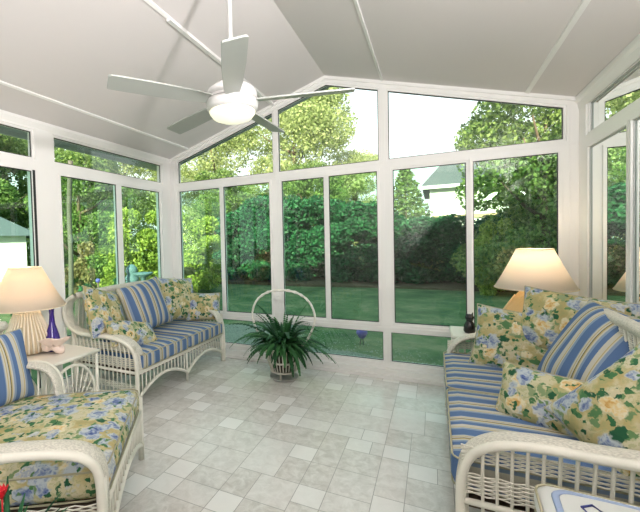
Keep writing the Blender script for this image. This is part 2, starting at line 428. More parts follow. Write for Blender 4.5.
for i, (x0, x1) in enumerate(bays):
    poly = [(x0, ZTB), (x1, ZTB), (x1, rake(x1))]+([(W/2, rake(W/2))] if x0 < W/2 < x1 else [])+[(x0, rake(x0))]
    window(poly, TB, GLASSC)
    window(ccw(*panes[i][0], ZPB, ZPT), TB, GLASS, .012)
    window(ccw(*panes[i][1], ZPB, ZPT), TB, GLASS, -.016, .027)
    window(ccw(kicks[i][0], kicks[i][1], ZKB, ZKT), TB, GLASS)
    # meeting stile between the two sliding panes
    s = MB().box((panes[i][0][1]+.02, .0, ZPB-.02), (panes[i][1][0]-.02, .05, ZPT+.02)).build('trim_%d' % k, WHITE); struct(s); k += 1
# side walls -------------------------------------------------------
def side_wall(name, X, sgn):
    mb = MB()
    zt, zpt, zpb, ztb = 2.356, 2.018, .541, 2.144
    def T(a, d, z): return (X+sgn*d, a, z)        # d grows outwards
    def b(y0, y1, z0, z1, d0=0, d1=.09):
        xs = sorted((X+sgn*d0, X+sgn*d1)); mb.box((xs[0], y0, z0), (xs[1], y1, z1))
    ybays = [(-1.638, -.169, [(-1.596, -.932), (-.834, -.203)]), (-3.30, -1.857, [(-2.55, -1.875), (-3.27, -2.62)]), (-4.90, -3.52, [(-4.2, -3.56), (-4.87, -4.27)])]
    prev = 0.09
    for (y0, y1, pn) in ybays:
        b(y1+m_, prev, 0, ZE); prev = y0-m_
        a0, a1 = y0-m_, y1+m_
        b(a0, a1, zt+m_, ZE+.02); b(a0, a1, zpt+m_, ztb-m_); b(a0, a1, ZKT+m_, zpb-m_); b(a0, a1, 0, ZKB-m_)
        lo = min(p[0] for p in pn); hi = max(p[1] for p in pn)
        if hi+m_ < a1: b(hi+m_, a1, zpb-m_, zpt+m_)
        if lo-m_ > a0: b(a0, lo-m_, zpb-m_, zpt+m_)
    b(YB, prev, 0, ZE)
    b(YB, 0, 0, .085, -.05, 0)
    b(YB, 0, ZE-.035, ZE+.01, -.012, 0)
    struct(mb.build(name, WHITE))
    fl_ = -1
    for (y0, y1, pn) in ybays:
        def poly(a0, a1, z0, z1):
            P = [(a0, z0), (a1, z0), (a1, z1), (a0, z1)]; return P
        SE = SEALW if X > 1 else None; window(poly(y0, y1, ztb, zt), T, GLASSC, seal=SE)
        for q, (a0, a1) in enumerate(pn): window(poly(a0, a1, zpb, zpt), T, GLASS, (.014 if q else -.006) if X < 1 else (-.004 if q else -.016), seal=SE)
        window(poly(y0, y1, ZKB, ZKT), T, GLASS)
        g0, g1 = sorted((pn[0][0], pn[0][1], pn[1][0], pn[1][1]))[1:3]
        xs = sorted((X, X+sgn*.05)); global k
        st = MB().box((xs[0], g0+.02, zpb-.02), (xs[1], g1-.02, zpt+.02)).build('trim_%d' % k, WHITE); struct(st); k += 1
side_wall('wall_left', 0, -1); side_wall('wall_right', W, 1)
# dark screen stile on the left door leaf and white crown moulding on the right
struct(MB().box((-.012, -1.868, .55), (.008, -1.846, 2.03)).build('trim_%d' % k, GASKET)); k += 1
struct(MB().prism([(W, ZE-.10), (W, ZE+.0), (W-.028, ZE+.004), (W-.028, ZE-.03), (W-.012, ZE-.045)], 1, YB, 0).build('trim_%d' % k, WHITE)); k += 1
struct(MB().prism([(0, ZE-.06), (0, ZE+.0), (.022, ZE+.004), (.022, ZE-.02)], 1, YB, 0).build('trim_%d' % k, WHITE)); k += 1
for s_, x0, x1 in ((1, 0, W/2), (-1, W/2, W)):
    struct(MB().prism([(x0, zc(x0)-.03), (x1, zc(x1)-.03), (x1, zc(x1)+.003), (x0, zc(x0)+.003)], 1, -.018, 0).build('trim_%d' % k, WHITE)); k += 1
# rear wall: the house the sunroom is built on
rw = MB(); rw.prism([(-.1, 0), (W+.1, 0), (W+.1, ZE), (W, ZE), (W/2, ZR), (0, ZE), (-.1, ZE)], 1, YB-.1, YB)
struct(rw.build('wall_rear', plain('rear_wall_paint', (.50, .48, .46), .6)))
# raceway on the ceiling that feeds the fan
rc = MB(); x = 1.46; zz = zc(x)
rc.box((x-.016, -1.84, zz-.024), (x+.016, -.02, zz-.008))
tag(rc.build('cable_raceway', SEAM), 'thin white cable raceway fixed along the left ceiling seam', 'cable raceway')

# ------------------------------------------------------------------ outside
def leaf_mesh(name, blobs, size, mat, seed=1, droop=0.0):
    """blobs: (centre, radii, count); real leaf quads scattered through lumpy volumes"""
    r = np.random.RandomState(seed); C_ = []; 
    for c, rad, n in blobs:
        d = r.normal(size=(n, 3)); d /= np.linalg.norm(d, axis=1)[:, None]
        rr = r.uniform(.25, 1, n)**.42
        C_.append(np.array(c)+d*rr[:, None]*np.array(rad))
    P = np.concatenate(C_); n = len(P)
    a = r.normal(size=(n, 3)); a[:, 2] -= droop; a /= np.linalg.norm(a, axis=1)[:, None]
    b = r.normal(size=(n, 3)); b -= a*(a*b).sum(1)[:, None]; b /= np.linalg.norm(b, axis=1)[:, None]
    s = size*r.uniform(.6, 1.35, n)[:, None]
    V = np.stack([P-a*s*.5, P+b*s*.28-a*s*.05, P+a*s*.5, P-b*s*.28-a*s*.05], 1).reshape(-1, 3)
    me = bpy.data.meshes.new(name); me.vertices.add(4*n); me.vertices.foreach_set('co', V.ravel())
    me.loops.add(4*n); me.loops.foreach_set('vertex_index', np.arange(4*n))
    me.polygons.add(n); me.polygons.foreach_set('loop_start', np.arange(n)*4)
    me.update(calc_edges=True)
    at = me.attributes.new('tone', 'FLOAT', 'FACE'); at.data.foreach_set('value', r.uniform(0, 1, n))
    me.materials.append(mat); return me
def blobs_round(seed, R, H, n, count, base=.25):
    r = random.Random(seed); out = []
    for i in range(n):
        t = r.random(); z = H*(base+(1-base)*t)
        rad = R*math.sqrt(max(.12, 1-((t-.38)/.75)**2))
        a = r.random()*2*PI; d = rad*math.sqrt(r.random())*.78
        q = R*r.uniform(.26, .42)
        out.append(((d*math.cos(a), d*math.sin(a), min(z, H-q*.6)), (q, q, q*.8), count//n))
    return out
L_DARK = leaf_mat('leaves_dark_green', (.012, .065, .032), (.05, .19, .075), .25)
L_MID = leaf_mat('leaves_mid_green', (.07, .16, .04), (.34, .46, .14), .45)
L_PALE = leaf_mat('leaves_pale_green', (.22, .31, .10), (.60, .66, .32), .5)
L_YEL = leaf_mat('leaves_yellow_green', (.15, .25, .04), (.52, .60, .13), .4)
L_SPR = leaf_mat('needles', (.07, .14, .05), (.30, .40, .14), .25)
L_GOLD = leaf_mat('leaves_golden', (.20, .18, .08), (.42, .34, .16), .4)
BARK = plain('bark', (.16, .12, .085), .9, .1, bump=(18, .6), var=.25)
lawn = MB()
N = 40; vs = []; fs = []
def gz(x, y): return -.25+.012*max(0, y-9)+.05*math.sin(x*.4)*math.sin(y*.3)*(1 if y > 2 else 0)
for i in range(N+1):
    for j in range(N+1):
        x = -40+i*80/N; y = -20+j*75/N; vs.append((x, y, gz(x, y)))
for i in range(N):
    for j in range(N): fs.append((i*(N+1)+j, (i+1)*(N+1)+j, (i+1)*(N+1)+j+1, i*(N+1)+j+1))
lawn.add(vs, fs, True); struct(lawn.build('lawn', grass_mat()))
struct(MB().box((-.1, YB-.1, -.45), (W+.1, .1, -.2)).build('trim_foundation', plain('foundation_concrete', (.42, .42, .40), .8, bump=(30, .3))))
gb_m, gb_n, gb_l, gb_b = new_mat('gravel_ground')
_t = gb_n.new('ShaderNodeTexCoord'); _z = gb_n.new('ShaderNodeTexVoronoi'); _z.inputs['Scale'].default_value = 34; gb_l.new(_t.outputs['Object'], _z.inputs['Vector'])
_r = gb_n.new('ShaderNodeValToRGB'); _r.color_ramp.elements[0].color = (.26, .27, .22, 1); _r.color_ramp.elements[1].color = (.10, .12, .085, 1); gb_l.new(_z.outputs['Distance'], _r.inputs[0]); gb_l.new(_r.outputs[0], gb_b.inputs['Base Color']); gb_b.inputs['Roughness'].default_value = .9
_v = [(-1.6+i*.35, 0) for i in range(21)]
struct(MB().prism([(-1.6, .1), (5.2, .1)]+[(5.2-i*.34, 2.7+.3*math.sin((5.2-i*.34)*2)) for i in range(21)], 2, -.3, -.2385).build('gravel_ground', gb_m))
_m = plain('bark_mulch', (.10, .075, .045), .95, .1, var=.4, vscale=14)
struct(MB().prism([(-6, 8.55), (-3.5, 8.85), (-1, 8.7), (1.5, 8.8), (4, 8.6), (7, 9.1), (10, 9.6), (10, 12.5), (-6, 12.5)], 2, -.3, -.17).build('mulch_bed', _m))
# gravel bed below the glass
GRV = plain('pebble_stone', (.30, .30, .26), .8, var=.35, vscale=30)
gv = MB(); rg = random.Random(5)
for i in range(4200):
    x = rg.uniform(-1.2, 4.9); y = rg.uniform(.2, 2.6)+.25*math.sin(x*2); q = rg.uniform(.012, .03)
    z = -.245; a = rg.random()*3
    vs = [(x+q*math.cos(a+t*PI/2)*(1 if t % 2 else .7), y+q*math.sin(a+t*PI/2), z) for t in range(4)]
    gv.add(vs+[(x, y, z+q*.8)], [(0, 1, 4), (1, 2, 4), (2, 3, 4), (3, 0, 4)], tone=0)
gv_o = gv.build('gravel', GRV); tag(gv_o, 'grey pebble bed along the outside foot of the back windows', 'gravel', kind='stuff')
# host house behind the camera (this sunroom's own house)
hw = MB(); hw.box((-.3, -13, -.3), (14, YB-.12, 6.4)); 
struct(hw.build('wall_house', plain('house_siding', (.60, .58, .52), .7)))
struct(MB().prism([(-.8, 6.4), (14.5, 6.4), (6.8, 8.6)], 1, -13.4, YB-.1).build('trim_house_roof', plain('roof_shingle', (.16, .16, .17), .9)))

def trunk(parent, H, r, seed=0, branches=5, lean=.0):
    r_ = random.Random(seed); mb = MB()
    pts = [(0, 0, -.3), (lean*.3, 0, H*.3), (lean*.7, .05, H*.6), (lean, 0, H*.92)]
    mb.tube(catmull(pts, 4), [r*(1-.75*i/12) for i in range(13)], 8)
    for i in range(branches):
        z = H*(.3+.5*i/branches); a = r_.random()*6.28; l_ = H*.28
        p = Vector((lean*z/H, 0, z)); q = p+Vector((math.cos(a)*l_, math.sin(a)*l_, l_*.7))
        mb.tube([p, (p+q)/2+Vector((0, 0, -.1)), q], [r*.45, r*.3, r*.1], 6)
    return mb.build('trunk', BARK, parent)
def tree(name, loc, mesh, H, r, label, cat='tree', group=None, sc=(1, 1, 1), rz=0, seed=0, tr=True):
    e = empty(name, loc, rz); tag(e, label, cat, group)
    o = bpy.data.objects.new('crown' if cat == 'tree' else 'foliage', mesh); COL.objects.link(o); o.parent = e; o.scale = sc
    if tr: trunk(e, H, r, seed)
    return e
# meshes shared by several plants
m_hedge = [leaf_mesh('hedge_leaves', blobs_round(s, 1.55, 3.3, 26, 15000, .05), .15, L_DARK, s) for s in (1, 2)]
m_tall = [leaf_mesh('tall_tree_leaves', blobs_round(s, 3.6, 10.5, 46, 42000, .22), .17, L_PALE, s) for s in (3, 4)]
m_mid = [leaf_mesh('mid_tree_leaves', blobs_round(s, 2.2, 6.2, 34, 26000, .12), .15, L_MID, s) for s in (5, 6)]
m_yel = [leaf_mesh('yellow_shrub_leaves', blobs_round(s, 1.2, 2.6, 22, 11000, .05), .12, L_YEL, s) for s in (7, 8)]
m_map = leaf_mesh('maple_leaves', blobs_round(9, 2.4, 5.7, 60, 42000, .14)+[((-1.5, -.5, 5.55), (.5, .4, .3), 350), ((-2.1, -.6, 5.75), (.4, .3, .18), 170), ((-1.0, -.3, 5.2), (.5, .4, .35), 500)], .125, L_MID, 9, .6)
# tall trees beyond the hedge
for i, (x, y, sx_, rz, m, lab) in enumerate([
    (-3.9, 16.2, 1.0, 0, 0, 'tall pale leafy tree seen through the upper middle back window'),
    (-8.6, 15.5, .86, 2, 1, 'pale leafy tree seen through the upper left corner of the back windows'),
    (-13.5, 13, .9, 4, 0, 'pale leafy tree behind the left corner post, beyond the yellow shrubs'),
    (-1.2, 19.5, .62, 1, 1, 'smaller pale tree right of the tallest one, top below the middle transom bar'),
    (13.5, 17.5, .75, 3, 0, 'pale leafy tree far right behind the maple')]):
    tree('leafy_tree', (x, y, gz(x, y)), m_tall[m], 9*sx_, .24, lab, 'tree', 'tall pale trees beyond the hedge', (sx_,)*3, rz, i)
# hedge: dark rounded evergreens in a row
hx = [(-4.3, 10.6, 1.05, .9), (-2.7, 10.2, 1.08, 1.0), (-1.1, 10.7, 1.05, 1.0), (.4, 10.4, 1.0, .86), (1.8, 10.6, .98, .74), (3.2, 10.4, 1.0, .68), (4.6, 10.9, 1.05, .68), (6.1, 11.2, 1.1, .75), (7.8, 11.8, 1.15, .9), (9.6, 12.2, 1.2, 1.0)]
pl = ['leftmost of the dark evergreen hedge shrubs, next to the yellow shrubs', 'second dark hedge shrub from the left', 'dark hedge shrub behind the middle of the back windows', 'dark hedge shrub behind the wicker basket handle side',
      'dark low hedge shrub just left of the spruce', 'dark hedge shrub in front of the spruce', 'dark hedge shrub in front of the white neighbour house', 'dark hedge shrub behind the right table lamp', 'dark hedge shrub far right behind the maple trunk', 'rightmost dark hedge shrub by the room corner']
for i, (x, y, a, b) in enumerate(hx):
    tree('hedge_shrub', (x, y, gz(x, y)), m_hedge[i % 2], 0, 0, pl[i], 'shrub', 'dark evergreen hedge at the end of the lawn', (a, a, b), i*1.3, i, False)
# mid green trees filling behind the hedge
for i, (x, y, s_, lab) in enumerate([(-6.4, 12.2, .8, 'mid green tree behind the left end of the hedge'), (-1.9, 13.4, .82, 'mid green bushy tree behind the middle of the hedge'),
        (-11.5, 8.6, .95, 'mid green tree seen through the left pane of the left wall, furthest back'), (-8.9, 5.9, .8, 'mid green tree outside the left wall behind the bird bath'),
        (-13.5, 5.2, 1.1, 'mid green tree behind the shed roof, seen above the left lamp'), 
        (-14.8, 7.4, 1.2, 'mid green tree filling the gap right of the shed roof'), (-16.5, 2.2, 1.3, 'large mid green tree behind the neighbour shed'), (-19, 6.5, 1.4, 'large mid green tree further behind the neighbour shed'), (8.2, 1.6, .95, 'mid green tree added outside the right wall to block sky, nearest the corner'), (10.0, 5.0, 1.0, 'mid green tree added outside the right wall to block sky, further back'), (8.6, -2.2, 1.0, 'mid green tree added outside the right wall to block sky, nearest the camera')]):  # last three stand out of view, added to block sky light from the right
    tree('bushy_tree', (x, y, gz(x, y)), m_mid[i % 2], 5*s_, .16, lab, 'tree', 'mid green trees around the garden', (s_,)*3, i*1.1, i)
for i, (x, y, s_, lab) in enumerate([(-4.0, 6.3, .95, 'yellow green sunlit shrub seen in the leftmost back pane'), (-6.8, 6.3, 1.1, 'yellow green sunlit shrub seen in the corner pane of the left wall'),
        (-7.6, 9.4, 1.15, 'yellow green sunlit shrub behind the two nearer yellow ones'), (-7.6, 3.6, .55, 'small yellow green shrub in the left wall window beside the tree trunk')]):
    tree('yellow_shrub', (x, y, gz(x, y)), m_yel[i % 2], 0, 0, lab, 'shrub', 'sunlit yellow green shrubs', (s_,)*3, i*2.1, i, False)
tree('maple_tree', (5.7, 8.6, -.25), m_map, 5, .13, 'mid-sized leafy maple with drooping branches outside the right back window', 'tree', None, (1, 1, 1), .4, 3)
m_gold = leaf_mesh('golden_leaves', blobs_round(11, .55, 1.3, 10, 1600, .05), .10, L_GOLD, 11)
tree('golden_shrub', (-3.55, 4.9, -.25), m_gold, 0, 0, 'low straw coloured shrub at the foot of the yellow green one, left back pane', 'shrub', None, (1.2, 1, .7), 0, 0, False)
tree('golden_shrub', (4.5, 8.2, -.25), m_yel[0], 0, 0, 'small bright shrub just left of the right lampshade', 'shrub', None, (.5, .5, .78), 0, 0, False)
m_low = leaf_mesh('low_plant_leaves', blobs_round(12, .4, .55, 8, 1100, .05), .09, L_DARK, 12)
tree('golden_shrub', (-6.2, 3.6, -.25), m_gold, 0, 0, 'straw coloured bush beside the bare trunk outside the left wall', 'shrub', None, (1.1, 1.1, 1.3), 1, 0, False)
for i, (x, y, lab) in enumerate([(-2.1, 3.1, 'low dark plant outside behind the far end of the loveseat'), (-1.2, 1.2, 'low dark plant outside the leftmost low pane'), (-4.7, 3.6, 'low dark plant outside the left wall near the bird bath'), (-3.9, 1.9, 'low dark plant outside the left wall at the middle stile'), (-5.6, 1.6, 'low dark plant outside the left wall nearest the lamp')]):
    tree('low_plant', (x, y, -.25), m_low, 0, 0, lab, 'plant', 'low dark garden plants', (1.2, 1.2, 1.3), i, 0, False)
# spruce
sp = []
for i in range(34):
    t = i/33; z = .3+t*3.9; rr = 1.35*(1-t)+.07
    for q in range(max(3, int(11*(1-t)))):
        a = q*2*PI/max(3, int(11*(1-t)))+i*.7; sp.append(((rr*.62*math.cos(a), rr*.62*math.sin(a), z-.12*rr), (rr*.42+.03, rr*.42+.03, .13), 80))
m_sp = leaf_mesh('spruce_needles', sp, .10, L_SPR, 13)
tree('spruce_tree', (2.0, 12.9, -.2), m_sp, 3.8, .1, 'conical spruce standing between the hedge and the white house', 'tree', None, (1.45, 1.3, 1.08), 0, 1)
# neighbour house
nh = empty('neighbour_house', (6.9, 26.5, -.1)); tag(nh, 'white two-storey neighbour house with grey roof beyond the hedge', 'house')
MB().box((-4.1, 0, 0), (6, 8, 5.1)).build('wall', plain('white_siding', (.78, .77, .72), .7), nh)
MB().prism([(-4.6, 5.0), (6.5, 5.0), (6.5, 5.2), (4, 7.1), (-2.9, 7.1), (-4.6, 5.2)], 1, -.5, 8.5).build('roof', plain('grey_shingles', (.11, .12, .15), .9, var=.2, vscale=12), nh)
MB().box((-4.62, -.56, 4.9), (6.5, -.48, 5.12)).build('gutter', WHITE, nh)
wn_ = MB().box((-3.9, -.12, 2.75), (6, -.0, 3.0)).build('ledge', plain('brown_trim', (.45, .32, .2), .7), nh)
for xx in (1.8, 4.4): MB().box((xx-.5, -.06, 3.3), (xx+.5, .02, 4.5)).build('window', GASKET, nh)
# neighbour shed, left
sh = empty('garden_shed', (-10.6, 2.6, -.25), math.radians(62)); tag(sh, 'low white shed with a grey pitched roof at the left edge beyond the door', 'shed')
MB().box((-1.8, -1.6, 0), (1.8, 1.6, 2.0)).build('wall', plain('shed_white', (.88, .87, .84), .7), sh)
MB().prism([(-2.2, 1.98), (2.2, 1.98), (0, 3.15)], 1, -1.9, 1.9).build('roof', plain('shed_roof', (.13, .16, .20), .8), sh)
MB().box((1.8, -.5, 0), (1.85, .4, 1.7)).build('door', plain('shed_door', (.5, .52, .5), .6), sh)
# bird bath and garden ornaments
BB = plain('verdigris_stone', (.10, .18, .22), .7, var=.25, vscale=20)
b_ = MB().lathe([(.0, 0), (.2, 0), (.17, .05), (.07, .1), (.055, .45), (.09, .6), (.28, .68), (.31, .74), (.28, .745), (.2, .70), (0, .69)]).build('bird_bath', BB, loc=(-5.05, 5.0, -.25))
tag(b_, 'pale blue stone bird bath in the garden behind the loveseat', 'bird bath')
b_ = MB().lathe([(.0, 0), (.16, 0), (.2, .1), (.22, .3), (.14, .42), (.2, .5), (.17, .62), (.08, .72), (.0, .74)]).build('garden_urn', BB, loc=(-5.75, 5.25, .0))
tag(b_, 'pale blue garden urn left of the bird bath', 'urn')
MB().lathe([(0, -.26), (.17, -.26), (.17, 0), (0, 0)]).build('plinth', BB, b_)
gb = empty('gazing_ball', (-4.2, 2.5, -.25)); tag(gb, 'small violet gazing ball on a stake outside the left wall', 'garden ornament')
MB().lathe([(.0, .72), (.04, .735), (.055, .77), (.055, .79), (.04, .82), (0, .83)]).build('ball', plain('violet_glass', (.10, .10, .42), .15), gb)
MB().tube([(0, 0, -.05), (0, 0, .73)], .02).build('stake', BARK, gb)
gl_ = empty('garden_light', (2.05, 1.9, -.25)); tag(gl_, 'violet bell-shaped garden light on a stake outside the low middle pane', 'garden light')
MB().lathe([(.0, .26), (.075, .24), (.085, .20), (.05, .13), (.02, .11), (0, .11)], seg=16).build('bell', plain('violet_enamel', (.13, .10, .45), .3), gl_)
for dx in (-.04, .03): MB().tube([(dx, 0, -.05), (dx*.3, 0, .13)], .008).build('stake', plain('dark_metal', (.05, .07, .06), .5), gl_)
b_ = MB().prism([(0, 0), (.42, .0), (.40, .06), (.05, .09)], 1, -.12, .12).build('splash_block', plain('pale_concrete', (.6, .62, .62), .8), loc=(1.62, .62, -.24))
tag(b_, 'pale wedge-shaped splash block lying outside beside the fern', 'splash block')
b_ = MB().tube(catmull([(0, 0, -.2), (.05, .02, 1.2), (-.05, .1, 2.4), (.2, .0, 3.6)], 6), .06).build('bare_trunk', plain('pale_bark', (.13, .12, .10), .9, bump=(20, .5)), loc=(-5.2, 2.5, -.1))
tag(b_, 'slim pale bare tree trunk outside the left wall window', 'tree trunk')

# ------------------------------------------------------------------ wicker furniture
def arm_profile(kind='full'):
    if kind == 'full': P = [(.15, .925), (.06, .875), (.02, .78), (.06, .67), (.18, .605), (.38, .592), (.58, .592), (.72, .565), (.805, .49), (.835, .38), (.84, .2), (.84, .0)]
    elif kind == 'near': P = [(.10, .90), (.04, .80), (.05, .68), (.18, .605), (.38, .588), (.6, .590), (.74, .576), (.81, .54), (.845, .46), (.85, .3), (.85, 0)]
    else: P = [(.04, .90), (.0, .80), (.02, .70), (.10, .65), (.22, .648), (.30, .625), (.36, .56), (.385, .47), (.385, .36)]
    return P
def zs_on(path, s):
    """highest z of the path above depth s (the arm's upper run)"""
    best = None
    for a, b in zip(path[:-1], path[1:]):
        if (a[0]-s)*(b[0]-s) <= 0 and abs(a[0]-b[0]) > 1e-6:
            z = a[1]+(b[1]-a[1])*(s-a[0])/(b[0]-a[0])
            best = z if best is None else min(best, z)
    return best
def weave_rows(mb, p0, p1, nrm, zs, step=.042, amp=.0065, r=.0034):
    p0, p1, nrm = Vector(p0), Vector(p1), Vector(nrm); L = (p1-p0).length; n = max(2, int(L/step)*2)
    for i, z in enumerate(zs):
        pts = [p0.lerp(p1, q/n)+nrm*amp*math.cos(q*PI/2+i*PI)*(1) + Vector((0, 0, z)) for q in range(n+1)]
        mb.tube(pts, r, 4, caps=False)
def arm(root, t, out, kind='full', dense=False):
    """out: +1/-1, the side that looks away from the seat"""
    P = arm_profile(kind); path = catmull([(s, t, z) for s, z in P], 6)
    flare = []
    for p in path:
        f = .0
        if p.z > .5: f = .035*min(1, (p.z-.5)/.1)
        flare.append(Vector((p.x, t+out*f, p.z)))
    a = MB().tube(flare, .018, 10).build('arm', CANE, root)
    band = [Vector((p.x, p.y-out*.05, p.z+.004)) for p in flare if p.z > .3]
    wb_ = MB()
    # flat woven band: swept oval
    seg = 10; n = len(band); vs = []; fs = []
    for i, p in enumerate(band):
        tg = (band[min(i+1, n-1)]-band[max(i-1, 0)]).normalized(); up = Vector((0, out, 0)).cross(tg); up.normalize()
        for q in range(seg):
            an = q*2*PI/seg; vs.append(p+Vector((0, 1, 0))*math.cos(an)*.048+up*math.sin(an)*.017)
    for i in range(n-1):
        for q in range(seg): fs.append((i*seg+q, i*seg+(q+1) % seg, (i+1)*seg+(q+1) % seg, (i+1)*seg+q))
    wb_.add(vs, fs, True); wb_.build('woven_band', WICK, a)
    # stakes and weave rows under the arm
    mb = MB(); s = .09 if kind != 'short' else .05; smax = .80 if kind != 'short' else .34
    pp = [(p.x, p.z) for p in path]
    while s < smax:
        zt_ = zs_on(pp, s) or .6
        if zt_ < .4: zt_ = .58
        if kind == 'near': mb.tube([(s, t, .10), (s, t, .31)], .0065, 6)
        else: mb.tube([(s, t, .10), (s, t, .45), (s, t+out*.018, zt_-.005)], .0065, 6)
        s += .048
    s0, s1 = (.05, .835) if kind != 'short' else (.03, .385)
    rows = [.345+.0078*i for i in range(11)] + ([.16+.0078*i for i in range(7)] if dense else [])+([.48+.0078*i for i in range(8)] if kind == 'full' else [])
    if kind == 'near': rows = [.325+.0078*i for i in range(5)]
    weave_rows(mb, (s0, t, 0), (s1, t, 0), (0, 1, 0), rows)
    mb.build('woven_panel', CANE, a)
    rl = MB()
    for z in (.31, .10): rl.tube([(s0, t, z), (.84 if kind != 'short' else .85, t, z)], .013, 8)
    rl.build('side_rail', CANE, a)
    return a
def leg(root, s, t, h, r=.019):
    return MB().tube([(s, t, 0), (s, t, h)], r, 10).build('leg', CANE, root)
def apron(root, s, t0, t1, arches=2):
    mb = MB(); mb.tube([(s, t0, .315), (s, t1, .315)], .014, 8)
    mb.tube([(s, t0, .295), (s, t1, .295)], .008, 6)
    w_ = (t1-t0)/arches
    for k_ in range(arches):
        a = t0+k_*w_; n = 16
        arc = [(s, a+w_*i/n, .085+.125*math.sin(PI*i/n)**.8) for i in range(n+1)]
        mb.tube(arc, .015, 8)
        m = int(abs(w_)/.046)
        for i in range(1, m):
            u = i/m; zb = .085+.125*math.sin(PI*u)**.8
            mb.tube([(s, a+w_*u, zb), (s, a+w_*u, .31)], .0065, 6)
    return mb.build('apron', CANE, root)
def backrest(root, t0, t1, s=.15, ztop=.925):
    mb = MB().tube(catmull([(s, t0, ztop), (s-.03, t0+(t1-t0)*.25, ztop+.01), (s-.04, (t0+t1)/2, ztop+.015), (s-.03, t0+(t1-t0)*.75, ztop+.01), (s, t1, ztop)], 6), .03, 10)
    b = mb.build('backrest', WICK, root)
    pn = MB(); n = int(abs(t1-t0)/.045)
    for i in range(1, n):
        t = t0+(t1-t0)*i/n; pn.tube([(s-.02, t, ztop), (s-.05, t, .6), (s-.04, t, .1)], .0065, 5)
    for i in range(44):
        z = .5+.0102*i
        sx_ = s-.05+.03*max(0, (z-.6)/.35)
        weave_rows(pn, (sx_, t0, 0), (sx_, t1, 0), (1, 0, 0), [z], .045)
    pn.box((s-.075, min(t0, t1), .28), (s-.045, max(t0, t1), .33))
    pn.build('back_panel', CANE, b)
    return b
def box_cushion(name, mat, s0, s1, t0, t1, z0, z1, root, r=.035, crown=.012, n=(18, 22)):
    """rounded box cushion with crowned top"""
    bm = bmesh.new(); bmesh.ops.create_cube(bm, size=1)
    bmesh.ops.subdivide_edges(bm, edges=bm.edges[:], cuts=12, use_grid_fill=True)
    cx, cy, cz = (s0+s1)/2, (t0+t1)/2, (z0+z1)/2; hx_, hy, hz = abs(s1-s0)/2, abs(t1-t0)/2, (z1-z0)/2
    for v in bm.verts:
        p = Vector((v.co.x*2*hx_, v.co.y*2*hy, v.co.z*2*hz))
        q = Vector((max(-hx_+r, min(hx_-r, p.x)), max(-hy+r, min(hy-r, p.y)), max(-hz+r, min(hz-r, p.z))))
        d = p-q
        if d.length > 1e-6: p = q+d.normalized()*min(d.length, r)
        u_, v_ = p.x/hx_, p.y/hy
        p.z += (1 if p.z > 0 else -.3)*crown*(1-u_*u_)*(1-v_*v_)
        v.co = p+Vector((cx, cy, cz))
    me = bpy.data.meshes.new(name); bm.to_mesh(me); bm.free(); me.materials.append(mat)
    for p in me.polygons: p.use_smooth = True
    o = bpy.data.objects.new(name, me); COL.objects.link(o); o.parent = root
    pm = MB()
    def rr(z, k_=.35):
        pts = []
        R = r*1.2
        for (cx2, cy2, a0) in ((s1-R, t1-R, 0), (s0+R, t1-R, 90), (s0+R, t0+R, 180), (s1-R, t0+R, 270)):
            for a in range(0, 91, 30): pts.append((cx2+(R-.004)*math.cos(math.radians(a0+a)), cy2+(R-.004)*math.sin(math.radians(a0+a)), z))
        return pts
    for z in (z1-r*.28, z0+r*.28): pm.tube(rr(z), .0042, 6, closed=True)
    pm.build('piping', PIPING, o)
    return o
def loveseat(loc, rz, L, label, mat_cushion, cushions=2):
    root = empty('wicker_loveseat', loc, rz); tag(root, label, 'sofa')
    arm(root, 0, -1, dense=True); arm(root, L, 1, dense=True)
    backrest(root, .0, L)
    for t in (.0, L): leg(root, .1, t, .6)
    for t in (.02, L/2, L-.02): leg(root, .825, t, .33 if t != L/2 else .31, .017 if t != L/2 else .013)
    apron(root, .83, .02, L-.02, 2)
    MB().box((.1, .02, .275), (.82, L-.02, .30)).build('seat_deck', DECK, root)
    w_ = (L-.07)/cushions
    for i in range(cushions):
        box_cushion('seat_cushion', mat_cushion, .12, .868, .035+i*w_, .035+(i+1)*w_-.004, .325, .462, root)
    return root
